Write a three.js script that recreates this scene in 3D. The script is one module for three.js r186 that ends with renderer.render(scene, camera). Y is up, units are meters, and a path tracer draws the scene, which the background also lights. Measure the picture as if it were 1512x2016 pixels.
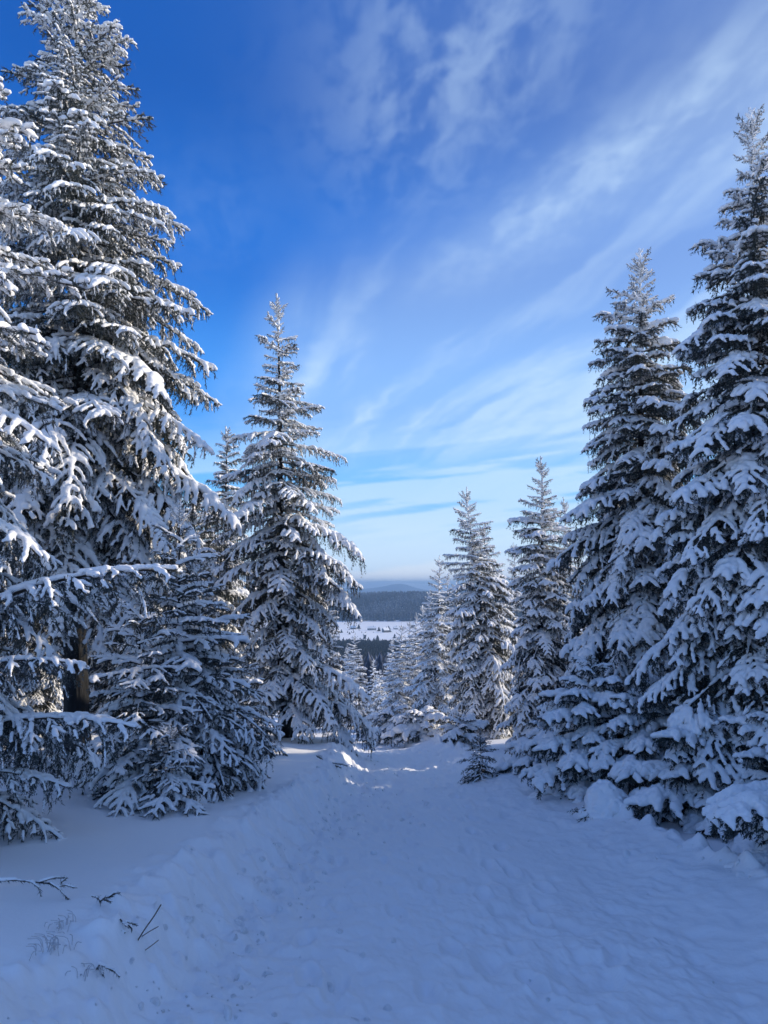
import * as THREE from 'three';
import { mergeGeometries } from 'three/addons/utils/BufferGeometryUtils.js';

// ------------------------------------------------------------------ camera, sky, sun, exposure
const scene = new THREE.Scene();
const EYE = 1.6, PITCH = 5.57 * Math.PI / 180;
const camera = new THREE.PerspectiveCamera(69.4, 768 / 1024, 0.1, 30000);
camera.position.set(0, EYE, 0);
camera.lookAt(0, EYE + Math.tan(PITCH) * 10, -10);
const SUN_AZ = 74 * Math.PI / 180, SUN_EL = 21 * Math.PI / 180;      // to the right of the view, low
const sunDir = new THREE.Vector3(Math.sin(SUN_AZ) * Math.cos(SUN_EL), Math.sin(SUN_EL), -Math.cos(SUN_AZ) * Math.cos(SUN_EL));
const sun = new THREE.DirectionalLight(new THREE.Color(1.0, 0.865, 0.68), 4.2);
sun.position.copy(sunDir).multiplyScalar(120); sun.castShadow = true;
Object.assign(sun.shadow.camera, { left: -60, right: 60, top: 60, bottom: -60, near: 1, far: 400 });
sun.shadow.mapSize.set(4096, 4096);
scene.add(sun); scene.add(sun.target);
scene.fog = new THREE.FogExp2(new THREE.Color().setRGB(0.40, 0.65, 1.0), 0.00024);
const renderer = new THREE.WebGLRenderer({ antialias: true });
renderer.shadowMap.enabled = true;
renderer.toneMapping = THREE.LinearToneMapping;
renderer.toneMappingExposure = 1.17;
const SKY_W = 3072;

// ------------------------------------------------------------------ random numbers and noise
function rng(seed) { let s = seed >>> 0; return () => { s = (s + 0x6D2B79F5) >>> 0; let t = s; t = Math.imul(t ^ (t >>> 15), t | 1); t ^= t + Math.imul(t ^ (t >>> 7), t | 61); return ((t ^ (t >>> 14)) >>> 0) / 4294967296; }; }
const TAB = new Float32Array(65536); { const r = rng(77); for (let i = 0; i < 65536; i++) TAB[i] = r(); }
const h2 = (x, y) => TAB[(Math.imul(x, 374761393) + Math.imul(y, 668265263) >>> 7) & 65535];
const h3 = (x, y, z) => TAB[(Math.imul(x, 374761393) + Math.imul(y, 668265263) + Math.imul(z, 1274126177) >>> 7) & 65535];
const sm = (t) => t * t * (3 - 2 * t);
function n2(x, y) { const X = Math.floor(x), Y = Math.floor(y), u = sm(x - X), v = sm(y - Y); const a = h2(X, Y), b = h2(X + 1, Y), c = h2(X, Y + 1), d = h2(X + 1, Y + 1); return a + (b - a) * u + (c - a) * v + (a - b - c + d) * u * v; }
function n3(x, y, z) {
  const X = Math.floor(x), Y = Math.floor(y), Z = Math.floor(z), u = sm(x - X), v = sm(y - Y), w = sm(z - Z);
  const l = (a, b, t) => a + (b - a) * t;
  return l(l(l(h3(X, Y, Z), h3(X + 1, Y, Z), u), l(h3(X, Y + 1, Z), h3(X + 1, Y + 1, Z), u), v), l(l(h3(X, Y, Z + 1), h3(X + 1, Y, Z + 1), u), l(h3(X, Y + 1, Z + 1), h3(X + 1, Y + 1, Z + 1), u), v), w);
}
function fbm(x, y, o = 4) { let s = 0, a = 0.5, t = 0; for (let i = 0; i < o; i++) { s += a * n2(x, y); t += a; x = x * 2.03 + 17.3; y = y * 2.03 - 9.1; a *= 0.5; } return s / t; }
const clamp = (x, a = 0, b = 1) => Math.min(b, Math.max(a, x));
const sstep = (a, b, x) => sm(clamp((x - a) / (b - a)));
const lerp = (a, b, t) => a + (b - a) * t;
function curve(pts, x) {                                             // smooth interpolation through [x, y] points
  let i = 0; while (i < pts.length - 2 && x > pts[i + 1][0]) i++;
  const s = (k) => { const a = pts[Math.max(0, k - 1)], b = pts[Math.min(pts.length - 1, k + 1)]; return (b[1] - a[1]) / (b[0] - a[0]); };
  const [x0, y0] = pts[i], [x1, y1] = pts[i + 1], h = x1 - x0, t = clamp((x - x0) / h);
  const t2 = t * t, t3 = t2 * t;
  return (2 * t3 - 3 * t2 + 1) * y0 + (t3 - 2 * t2 + t) * h * s(i) + (3 * t2 - 2 * t3) * y1 + (t3 - t2) * h * s(i + 1);
}

// ------------------------------------------------------------------ sky: winter blue with cirrus streaks
{
  const W = SKY_W, H = W / 2, data = new Float32Array(W * H * 4);
  const stops = [[-3, .82, .86, .92], [0, .82, .86, .92], [3, .50, .70, .92], [7, .13, .46, .95], [14, .065, .31, .87], [24, .015, .156, .61], [36, .005, .094, .43], [60, .006, .078, .36], [90, .006, .073, .33]];
  for (let j = 0; j < H; j++) {
    const el = ((j + .5) / H - .5) * Math.PI, y = Math.sin(el), c = Math.cos(el), deg = el * 180 / Math.PI;
    let k = 0; while (k < stops.length - 2 && deg > stops[k + 1][0]) k++;
    const A = stops[k], B = stops[k + 1], t = sm(clamp((deg - A[0]) / (B[0] - A[0])));
    const base = [lerp(A[1], B[1], t), lerp(A[2], B[2], t), lerp(A[3], B[3], t)];
    for (let i = 0; i < W; i++) {
      const az = ((i + .5) / W - .5) * 2 * Math.PI, x = Math.cos(az) * c, z = Math.sin(az) * c, o = (j * W + i) * 4;
      let r = base[0], g = base[1], b = base[2];
      if (deg > -1) {
        const cs = clamp(x * sunDir.x + y * sunDir.y + z * sunDir.z, -1, 1), ang = Math.acos(cs) * 180 / Math.PI;
        const glow = .80 * Math.exp(-ang / 17) + .03 * Math.exp(-ang / 40);
        r += glow * .70; g += glow * .74; b += glow * .62;
        // a high sheet of ice cloud, in the coordinates of a plane overhead
        const q = Math.max(y, 0) + .06, X = x / q, Z = -z / q, a = X + .25 * Z, l = Z - .25 * X;
        const wx = fbm(a * .9 + 3, l * .5, 3) - .5, wz = fbm(a * 1.1 + 40, l * .7 + 8, 3) - .5, curl = fbm(a * 5 + 11, l * 4 - 5, 4) - .5;
        const streak = fbm(a * 2.3 + wx * 1.1 + curl * .25 + 5.6, l * .34 + wz * .6, 5);
        const strand = fbm(a * 8.5 + wx * 2.5 + curl * .9, l * 1.25 + wz * 1.2 + curl * .5 + 3, 5);
        const mottle = fbm(a * 27 + l * 6 + curl * 2.4, l * 17 - a * 8 + curl * 2.4 + 31, 5);
        const far = 1 - sstep(.09, .24, y), thick = 1 + 1.15 * (1 - sstep(.15, .62, y));
        const sheet = sstep(.06, .62, a + wx * .35 - .30 * (1 - sstep(1.3, 2.4, l))) * (1 - .5 * sstep(2.6, 4.5, a)) + .45 * (1 - sstep(-2.2, -.8, a));  // last term: cloud added out of view on the left, for more sky light
        let d = sheet * thick * (.20 + .25 * sstep(.36, .68, streak * .55 + strand * .45) * (.45 + .6 * strand + .35 * mottle));
        const patch = Math.exp(-(((a - .42) / .21) ** 2) - (((l - 1.18) / .40) ** 2)) + .18 * Math.exp(-(((a - .0) / .15) ** 2) - (((l - 1.85) / .3) ** 2));
        d += patch * (.09 + .34 * sstep(.36, .68, mottle * .45 + strand * .55));
        d += (1 - sstep(.35, .98, l)) * (.055 + .27 * sstep(.36, .7, strand * .5 + streak * .5));              // unseen cloud added overhead and behind, to brighten the shaded snow
        const mid = .98 - .31 * (l - 1.04) + wx * .12, band = Math.exp(-(((a - mid) / (a > mid ? .20 : .11)) ** 2)) * (1 - sstep(1.5, 2.3, l));
        d += band * (.16 + .42 * sstep(.3, .68, strand * .7 + mottle * .3));
        // long flat bands low over the horizon
        const azs = Math.atan2(x, -z), lowb = fbm(azs * 3 + 3.7, deg * .95 - azs * 5 + wz * .8, 4) * .7 + .3 * fbm(azs * 9 + 1, deg * 2.6 - azs * 16, 3);
        d = lerp(d, clamp(.10 + 1.15 * sstep(.44, .60, lowb)) * .86, far);
        d = clamp(d, 0, .92);
        const lum = .86 + .30 * glow;
        const ca = d * .84; r = lerp(r, .61 * lum + .03, ca); g = lerp(g, .81 * lum + .04, ca); b = lerp(b, 1.02 * lum + .06, ca);
      }
      data[o] = r; data[o + 1] = g; data[o + 2] = b; data[o + 3] = 1;
    }
  }
  const sky = new THREE.DataTexture(data, W, H, THREE.RGBAFormat, THREE.FloatType);
  sky.mapping = THREE.EquirectangularReflectionMapping; sky.magFilter = sky.minFilter = THREE.LinearFilter; sky.needsUpdate = true;
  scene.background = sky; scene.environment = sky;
}

// ------------------------------------------------------------------ helpers for things and parts
const counts = {};
function numbered(n) { counts[n] = (counts[n] ?? -1) + 1; return counts[n] ? n + '_' + String(counts[n]).padStart(3, '0') : n; }
function shade(o) { o.traverse((m) => { if (m.isMesh) m.castShadow = m.receiveShadow = true; }); return o; }
function thing(name, label, category, pos = [0, 0, 0], group) {
  const o = new THREE.Group(); o.name = numbered(name); o.position.set(...pos); o.userData = { label, category }; if (group) o.userData.group = group; scene.add(o); return o;
}
function part(name, geo, mat, parent) { const m = new THREE.Mesh(geo, mat); m.name = name; parent.add(m); return m; }
function struct(name, geo, mat, label, kind = 'structure') { const m = new THREE.Mesh(geo, mat); m.name = name; m.userData = { kind, label, category: name.replace(/_/g, ' ') }; scene.add(m); return shade(m); }
// the point at forward distance d that is seen at (u, v) of the 1512 x 2016 photograph
function at(u, v, d) { const a = (u - 756) / 1456, b = (1008 - v) / 1456, y = b * Math.cos(PITCH) + Math.sin(PITCH), f = Math.cos(PITCH) - b * Math.sin(PITCH); return new THREE.Vector3(a * d / f, EYE + d * y / f, -d); }

// ------------------------------------------------------------------ materials
function noiseTexture(size, fn, rgb = false) {
  const d = new Uint8Array(size * size * 4);
  for (let y = 0; y < size; y++) for (let x = 0; x < size; x++) { const v = fn(x / size, y / size), o = (y * size + x) * 4; for (let c = 0; c < 3; c++) d[o + c] = clamp(rgb ? v[c] : v) * 255; d[o + 3] = 255; }
  const t = new THREE.DataTexture(d, size, size); t.wrapS = t.wrapT = THREE.RepeatWrapping; t.magFilter = THREE.LinearFilter; t.minFilter = THREE.LinearMipmapLinearFilter; t.generateMipmaps = true; t.needsUpdate = true; return t;
}
const tile = (fn) => (u, v) => { const a = sm(u), b = sm(v); return lerp(lerp(fn(u, v), fn(u - 1, v), a), lerp(fn(u, v - 1), fn(u - 1, v - 1), a), b); };
const snowBump = noiseTexture(1024, tile((u, v) => .5 * fbm(u * 14 + 9, v * 14 + 9, 4) + .5 * fbm(u * 60, v * 60, 3)));
const groundSnow = new THREE.MeshStandardMaterial({ name: 'snow_ground', color: new THREE.Color().setRGB(.93, .94, .955), roughness: .75, bumpMap: snowBump, bumpScale: .005 });
const pathSnow = new THREE.MeshStandardMaterial({ name: 'packed_snow', color: new THREE.Color().setRGB(.89, .905, .925), roughness: .7, bumpMap: snowBump, bumpScale: .007 });
const boughSnow = new THREE.MeshStandardMaterial({ name: 'bough_snow', color: new THREE.Color().setRGB(.91, .92, .935), roughness: .8, bumpMap: snowBump, bumpScale: .006 });
const needleMat = new THREE.MeshPhysicalMaterial({ name: 'spruce_needles', vertexColors: true, roughness: .8, side: THREE.DoubleSide });
const barkBump = noiseTexture(512, tile((u, v) => fbm(u * 16, v * 5, 4)));
const barkMap = noiseTexture(512, tile((u, v) => fbm(u * 14 + 4, v * 6, 4)), false);
const bark = new THREE.MeshStandardMaterial({ name: 'spruce_bark', color: new THREE.Color().setRGB(.026, .028, .033), map: barkMap, roughness: .95, bumpMap: barkBump, bumpScale: .03 });
const frostBlade = new THREE.MeshStandardMaterial({ name: 'frosted_blade', color: new THREE.Color().setRGB(.6, .6, .62), roughness: .9 });
const dryStem = new THREE.MeshStandardMaterial({ name: 'dry_stem', color: new THREE.Color().setRGB(.07, .05, .035), roughness: .9 });

// ------------------------------------------------------------------ terrain
const FALL = [[-40, 4.2], [-10, 1.1], [0, 0], [6, -.66], [12, -1.33], [18, -2.2], [26, -3.5], [40, -5.7], [60, -9.2], [100, -16], [160, -22], [250, -32], [400, -43.5], [520, -52], [700, -62], [900, -69], [1300, -72], [1420, -62], [1750, -33], [2200, -45], [3000, -90], [9000, -160], [14000, -160]];
const leftEdge = (d) => curve([[-20, -1.2], [2, -1.05], [4, -1.0], [6, -.82], [9, -.45], [12, -.35], [16, -.6], [26, -1.5], [40, -1.9], [60, -1.6], [100, -4], [400, -4]], d);
const rightEdge = (d) => curve([[-20, 2.6], [3, 2.62], [5, 2.62], [8, 2.3], [9.5, 2.02], [13, 1.45], [16, 1.1], [26, .3], [40, -.2], [60, .2], [100, -1.5], [400, -1.5]], d);
function ground(x, z) {
  const d = -z; let y = curve(FALL, d);
  if (d > 3000) return y;
  if (d > 350) {                                                       // spur, valley floor and wooded ridge
    y += -(x) * .018 * sstep(420, 560, d) * (1 - sstep(700, 850, d)) * 1.0 + (fbm(x * .004 + 9, d * .004, 3) - .5) * 10 * sstep(350, 500, d) * (1 - .85 * sstep(760, 900, d) * (1 - sstep(1290, 1400, d)));
    y += sstep(1380, 1700, d) * (Math.sin(x * .012 + d * .004) * 3 + x * .004);
    return y;
  }
  const near = 1 - sstep(40, 120, d), L = leftEdge(d), R = rightEdge(d);
  const wob = (n2(d * 1.9 + 3, 2.5) - .5) * .22 + (n2(d * 6.1, 7.5) - .5) * .10, dl = L + wob - x, dr = x - (R + wob * .5);
  // left bank: a rough ploughed face, then smooth deep snow
  const face = sstep(-.05, .48, dl), rough = sstep(-.5, .1, dl) * (1 - sstep(.35, .8, dl));
  let b = face * (.27 + .10 * n2(d * .5, 4)) + sstep(.5, 4.5, dl) * .28;
  b += rough * ((fbm(x * 5.5 + d * 1.5, d * 6 - x * 2, 3) - .5) * .15 + Math.max(0, n2(x * 9 + d * 6, d * 7 - x * 3) - .5) * .12 + Math.max(0, n2(x * 22 + d * 6, d * 20 + 4) - .55) * .08);
  // right side: a low shoulder ending in a crumbled edge, then smooth snow
  const shoulder = sstep(-1.0, .02, dr) * .17, past = sstep(0, .16, dr);
  const q0 = n2(x * 2 + 9, d * 2) * 1.5;
  let c = shoulder - past * .12 + sstep(.3, 5, dr) * .34;
  const crumb = Math.exp(-((dr / .085) ** 2));
  c += crumb * (.02 + Math.max(0, n2(x * 9 + 2, d * 7) - .34) * .24 + (n2(x * 26, d * 22) - .5) * .05) - Math.exp(-(((dr - .17) / .07) ** 2)) * n2(x * 8 + 5, d * 6) * .06;
  c += sstep(-1.1, -.3, dr) * (1 - past) * ((fbm(x * 5 + q0 * 2, d * 5 - q0 * 2, 4) - .5) * .026);
  y += (b + c) * near;
  const inPath = (1 - sstep(-.1, .15, dl)) * (1 - sstep(-.4, 0, dr)), nn = near * (1 - sstep(14, 30, d));
  if (nn > 0) {
    // trodden surface of the path
    const q1 = n2(x * 2.7 + 40, d * 2.3) * 1.4, q2 = n2(x * 2.1, d * 2.9 + 70) * 1.4, tread = .20 + .80 * Math.max(1 - sstep(.6, 2.0, x - L), .8 * sstep(.45, .75, n2(x * .8 + 3, d * .5)));
    let p = (fbm(x * 1.6, d * 1.3, 3) - .5) * .045 + ((fbm(x * 6 + 3 + q1, d * 6 + q2, 3) - .5) * .055 + (fbm(x * 15 + q2 * 2, d * 15 + q1 * 2, 3) - .5) * .045) * tread;
    const lane = .45 + .55 * sstep(.25, .75, n2(x * 1.2 + 5, d * .25));
    p -= Math.max(0, n2(x * 5.2 + 11, d * 3.7) - .62) * .16 * lane + Math.max(0, n2(x * 9.2, d * 7.1 + 8) - .62) * .11 * lane;
    for (const [fx, fd, ca, sa] of PRINTS[Math.floor(d * 2)] ?? []) { const ex = x - fx, ed = d - fd, u = (ex * ca + ed * sa) / .055, w = (-ex * sa + ed * ca) / .14, q = u * u + w * w; if (q < 5) p += -.034 * Math.exp(-q * q * .8) + .012 * Math.exp(-((q - 1.7) ** 2) * 2); }
    y += p * inPath * nn;
    // wind-smoothed snow beside it
    const off = (1 - inPath);
    y += off * nn * ((fbm(x * .7 + 2, d * .7, 3) - .5) * .12 + (fbm(x * 3, d * 3 + 6, 2) - .5) * .012);
  }
  y += (1 - inPath) * ((fbm(x * .16, d * .16 + 3, 3) - .5) * .3) * sstep(1.2, 6, Math.max(dl, dr)) * near;
  // hollows and scuffs where twigs stick out of the left bank
  for (const [hx, hz, hr, hd] of HOLLOWS) { const q = ((x - hx) ** 2 + (z - hz) ** 2) / (hr * hr); if (q < 6) y -= hd * Math.exp(-q); }
  // drifts climb away from the path on both flanks, further down
  y += near * (sstep(4, 12, dl) * .25 + sstep(3, 12, dr) * .5);
  return y;
}
const PRINTS = {};                                                   // boot prints trodden into the path, by half metre
{
  const R = rng(17);
  for (const [x0, drift, step, ph] of [[-.25, -.12, .62, 0], [.35, -.08, .7, .3], [1.3, -.13, .66, .1], [.9, -.02, .74, .5], [-.55, -.02, .58, .2]]) for (let d = 2.2 + ph, k = 0; d < 13; d += step * (.85 + .3 * R()), k++) {
    const a = (R() - .5) * .5, x = x0 + drift * (d - 3) * .6 + (k % 2 ? .11 : -.11) + (R() - .5) * .12;
    if (x < leftEdge(d) + .15 || R() < .2) continue;
    for (let h = Math.floor(d * 2) - 1; h <= Math.floor(d * 2) + 1; h++) (PRINTS[h] ??= []).push([x, d, Math.cos(a), Math.sin(a)]);
  }
}
const HOLLOWS = [[-1.75, -3.0, .22, .05], [-1.42, -3.25, .16, .05], [-1.35, -2.55, .15, .06], [-1.9, -2.75, .25, .05]];
{
  const rows = [];
  for (let d = -14; d < 2.0; d += .8) rows.push(d);
  for (let d = 2.0; d < 15; d += Math.max(.016, d * .0062)) rows.push(d);
  for (let d = 15; d < 13000; d *= d < 120 ? 1.018 : 1.03) rows.push(d);
  const N = 660, M = rows.length;
  const wide = (d) => d < 6 ? 14 : 14 + (d - 6) * 1.25;
  const lat = (t, d) => { const near = 1 - sstep(14, 60, d), p = Math.abs(t) ** lerp(1, 3.4, near); return Math.sign(t) * lerp(p, .22 * Math.abs(t) + .78 * p, near) * wide(d) + .7 * near * (1 - t * t); };
  const pos = new Float32Array((N + 1) * M * 3), uv = new Float32Array((N + 1) * M * 2);
  const centre = new Float32Array((N + 1) * M);
  rows.forEach((d, j) => {
    for (let i = 0; i <= N; i++) {
      const k = j * (N + 1) + i, x = lat(i / N * 2 - 1, d); const y = ground(x, -d);
      pos.set([x, y, -d], k * 3); uv.set([x / 1.4, d / 1.4], k * 2); centre[k] = x;
    }
  });
  const inP = [], out = [];
  for (let j = 0; j < M - 1; j++) for (let i = 0; i < N; i++) {
    const a = j * (N + 1) + i, b = a + 1, c = a + N + 1, e = c + 1, d = (rows[j] + rows[j + 1]) / 2, x = (centre[a] + centre[e]) / 2;
    (d < 90 && x > leftEdge(d) - .02 && x < rightEdge(d) + .02 ? inP : out).push(a, b, c, b, e, c);
  }
  const whole = new THREE.BufferGeometry(); whole.setAttribute('position', new THREE.BufferAttribute(pos, 3)); whole.setAttribute('uv', new THREE.BufferAttribute(uv, 2));
  whole.setIndex(out.concat(inP)); whole.computeVertexNormals();
  const pick = (idx) => {
    const map = new Map(), p = [], n = [], u = [], ix = [], nn = whole.attributes.normal.array;
    for (const k of idx) { let m = map.get(k); if (m === undefined) { m = map.size; map.set(k, m); p.push(pos[k * 3], pos[k * 3 + 1], pos[k * 3 + 2]); n.push(nn[k * 3], nn[k * 3 + 1], nn[k * 3 + 2]); u.push(uv[k * 2], uv[k * 2 + 1]); } ix.push(m); }
    const g = new THREE.BufferGeometry(); g.setAttribute('position', new THREE.Float32BufferAttribute(p, 3)); g.setAttribute('normal', new THREE.Float32BufferAttribute(n, 3)); g.setAttribute('uv', new THREE.Float32BufferAttribute(u, 2)); g.setIndex(ix); return g;
  };
  struct('ground', pick(out), groundSnow, 'smooth deep snow beside the path and down into the valley');
  struct('path', pick(inP), pathSnow, 'trodden snowy path running downhill between the spruces');
}

// ------------------------------------------------------------------ far blue mountains
{
  const W = 180;
  const layer = (d, y0, prof, color, name, label) => {
    const P = [], I = [];
    const base = P.length / 3;
    for (let i = 0; i <= W; i++) for (let k = 0; k < 7; k++) { const x = (i / W - .5) * d * 2.2, t = k / 6, top = prof(x / d); P.push(x, lerp(y0, top, sm(t)) + (fbm(x * .004, k * 1.7 + d, 3) - .5) * 18 * (1 - Math.abs(2 * t - 1)), -d - t * 900); }
    for (let i = 0; i < W; i++) for (let k = 0; k < 6; k++) { const a = base + i * 7 + k; I.push(a, a + 7, a + 1, a + 1, a + 7, a + 8); }
    for (let i = 0; i <= W; i++) { const x = (i / W - .5) * d * 2.2; P.push(x, y0, -d - 2600); }
    const back = base + (W + 1) * 7; for (let i = 0; i < W; i++) I.push(base + i * 7 + 6, base + i * 7 + 13, back + i, back + i, base + i * 7 + 13, back + i + 1);
    const g = new THREE.BufferGeometry(); g.setAttribute('position', new THREE.Float32BufferAttribute(P, 3)); g.setIndex(I); g.computeVertexNormals();
    struct(name, g, new THREE.MeshStandardMaterial({ name: name + '_hazed_snow', color: new THREE.Color().setRGB(...color), roughness: 1, side: THREE.DoubleSide }), label);  // snow colours with distance haze and its contrast painted in
  };
  const g1 = (c, w, h) => (x) => h * Math.exp(-(((x - c) / w) ** 2));
  const near = [g1(.03, .035, 62), g1(.0, .03, 20), g1(-.07, .05, 34), g1(.19, .07, 60), g1(-.25, .1, 60), g1(.4, .12, 60)];
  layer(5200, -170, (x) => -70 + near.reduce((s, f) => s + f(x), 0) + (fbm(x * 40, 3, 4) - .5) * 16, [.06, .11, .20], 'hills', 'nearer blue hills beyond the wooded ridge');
  const rear = [g1(.006, .04, 98), g1(.10, .06, 70), g1(-.09, .06, 60), g1(.24, .08, 80), g1(-.25, .1, 70), g1(.4, .1, 70)];
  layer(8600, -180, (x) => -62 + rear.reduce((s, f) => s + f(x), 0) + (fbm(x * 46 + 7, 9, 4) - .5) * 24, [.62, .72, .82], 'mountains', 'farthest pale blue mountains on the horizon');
}

// ------------------------------------------------------------------ branches: a twig skeleton, needles round it, snow fused over it
function surfaceNets(f, nx, ny, nz, o, h) {
  const P = [], I = [], id = new Int32Array(nx * ny * nz).fill(-1), sx = 1, sy = nx, sz = nx * ny;
  const corner = [0, sx, sy, sx + sy, sz, sx + sz, sy + sz, sx + sy + sz];
  for (let k = 0; k < nz - 1; k++) for (let j = 0; j < ny - 1; j++) for (let i = 0; i < nx - 1; i++) {
    const b = i + j * sy + k * sz; let m = 0;
    for (let c = 0; c < 8; c++) if (f[b + corner[c]] < 0) m |= 1 << c;
    if (m === 0 || m === 255) continue;
    let x = 0, y = 0, z = 0, n = 0;
    for (let c = 0; c < 8; c++) for (const bit of [1, 2, 4]) if (!(c & bit)) { const e = c | bit; if (((m >> c) & 1) !== ((m >> e) & 1)) { const v0 = f[b + corner[c]], v1 = f[b + corner[e]], t = v0 / (v0 - v1); x += (c & 1) + (bit === 1 ? t : 0); y += ((c >> 1) & 1) + (bit === 2 ? t : 0); z += ((c >> 2) & 1) + (bit === 4 ? t : 0); n++; } }
    id[b] = P.length / 3; P.push(o[0] + (i + x / n) * h, o[1] + (j + y / n) * h, o[2] + (k + z / n) * h);
  }
  const quad = (a, b, c, d, flip) => { if (a < 0 || b < 0 || c < 0 || d < 0) return; flip ? I.push(a, c, b, b, c, d) : I.push(a, b, c, b, d, c); };
  for (let k = 1; k < nz - 1; k++) for (let j = 1; j < ny - 1; j++) for (let i = 1; i < nx - 1; i++) {
    const b = i + j * sy + k * sz, s = f[b] < 0;
    if (s !== f[b + sx] < 0) quad(id[b - sy - sz], id[b - sz], id[b - sy], id[b], !s);
    if (s !== f[b + sy] < 0) quad(id[b - sx - sz], id[b - sx], id[b - sz], id[b], !s);
    if (s !== f[b + sz] < 0) quad(id[b - sx - sy], id[b - sy], id[b - sx], id[b], !s);
  }
  const g = new THREE.BufferGeometry(); g.setAttribute('position', new THREE.Float32BufferAttribute(P, 3)); const U = new Float32Array(P.length / 3 * 2); for (let i = 0; i < U.length / 2; i++) { U[i * 2] = (P[i * 3] + P[i * 3 + 2] * .6) * 1.6; U[i * 2 + 1] = (P[i * 3 + 1] + P[i * 3 + 2] * .6) * 1.6; }
  g.setAttribute('uv', new THREE.BufferAttribute(U, 2)); g.setIndex(I); g.computeVertexNormals(); return g;
}
function fuse(caps, h, k, lump, lumpSize, flat) {                           // capsules {a, b, r0, r1} -> one smooth mesh, flat below
  const lo = [1e9, 1e9, 1e9], hi = [-1e9, -1e9, -1e9];
  for (const c of caps) for (const p of [c.a, c.b]) ['x', 'y', 'z'].forEach((q, n) => { lo[n] = Math.min(lo[n], p[q] - c.r0 - 3 * h); hi[n] = Math.max(hi[n], p[q] + c.r0 + 3 * h); });
  const [nx, ny, nz] = lo.map((l, n) => Math.ceil((hi[n] - l) / h) + 2), f = new Float32Array(nx * ny * nz).fill(.2);
  for (const c of caps) {
    const rm = Math.max(c.r0, c.r1) + k + h, ax = c.a.x, ay = c.a.y, az = c.a.z, bx = c.b.x - ax, by = c.b.y - ay, bz = c.b.z - az, bb = bx * bx + by * by + bz * bz || 1e-9;
    const r = (v, w, n) => [Math.max(0, Math.floor((Math.min(v, v + w) - rm - lo[n]) / h)), Math.min([nx, ny, nz][n] - 1, Math.ceil((Math.max(v, v + w) + rm - lo[n]) / h))];
    const [i0, i1] = r(ax, bx, 0), [j0, j1] = r(ay, by, 1), [k0, k1] = r(az, bz, 2);
    for (let kk = k0; kk <= k1; kk++) for (let j = j0; j <= j1; j++) for (let i = i0; i <= i1; i++) {
      const px = lo[0] + i * h - ax, py = lo[1] + j * h - ay, pz = lo[2] + kk * h - az, t = clamp((px * bx + py * by + pz * bz) / bb);
      const dx = px - t * bx, dz = pz - t * bz; let dy = py - t * by; if (dy < 0) dy *= flat;
      const d = Math.sqrt(dx * dx + dy * dy + dz * dz) - lerp(c.r0, c.r1, t), q = i + (j + kk * ny) * nx, e = f[q];
      const w = Math.max(k - Math.abs(e - d), 0) / k; f[q] = Math.min(e, d) - w * w * k * .25;
    }
  }
  for (let kk = 0; kk < nz; kk++) for (let j = 0; j < ny; j++) for (let i = 0; i < nx; i++) { const q = i + (j + kk * ny) * nx; if (f[q] < .06 && f[q] > -.06) { const X = (lo[0] + i * h) / lumpSize, Y = (lo[1] + j * h) / lumpSize, Z = (lo[2] + kk * h) / lumpSize; f[q] += lump * (n3(X, Y, Z) - .5 + .7 * (n3(X * 2.3 + 9, Y * 2.3, Z * 2.3) - .5)); } if (i === 0 || j === 0 || kk === 0 || i === nx - 1 || j === ny - 1 || kk === nz - 1) f[q] = .2; }
  return surfaceNets(f, nx, ny, nz, lo, h);
}
const V = (x, y, z) => new THREE.Vector3(x, y, z);
let triangles = 0;
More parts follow.
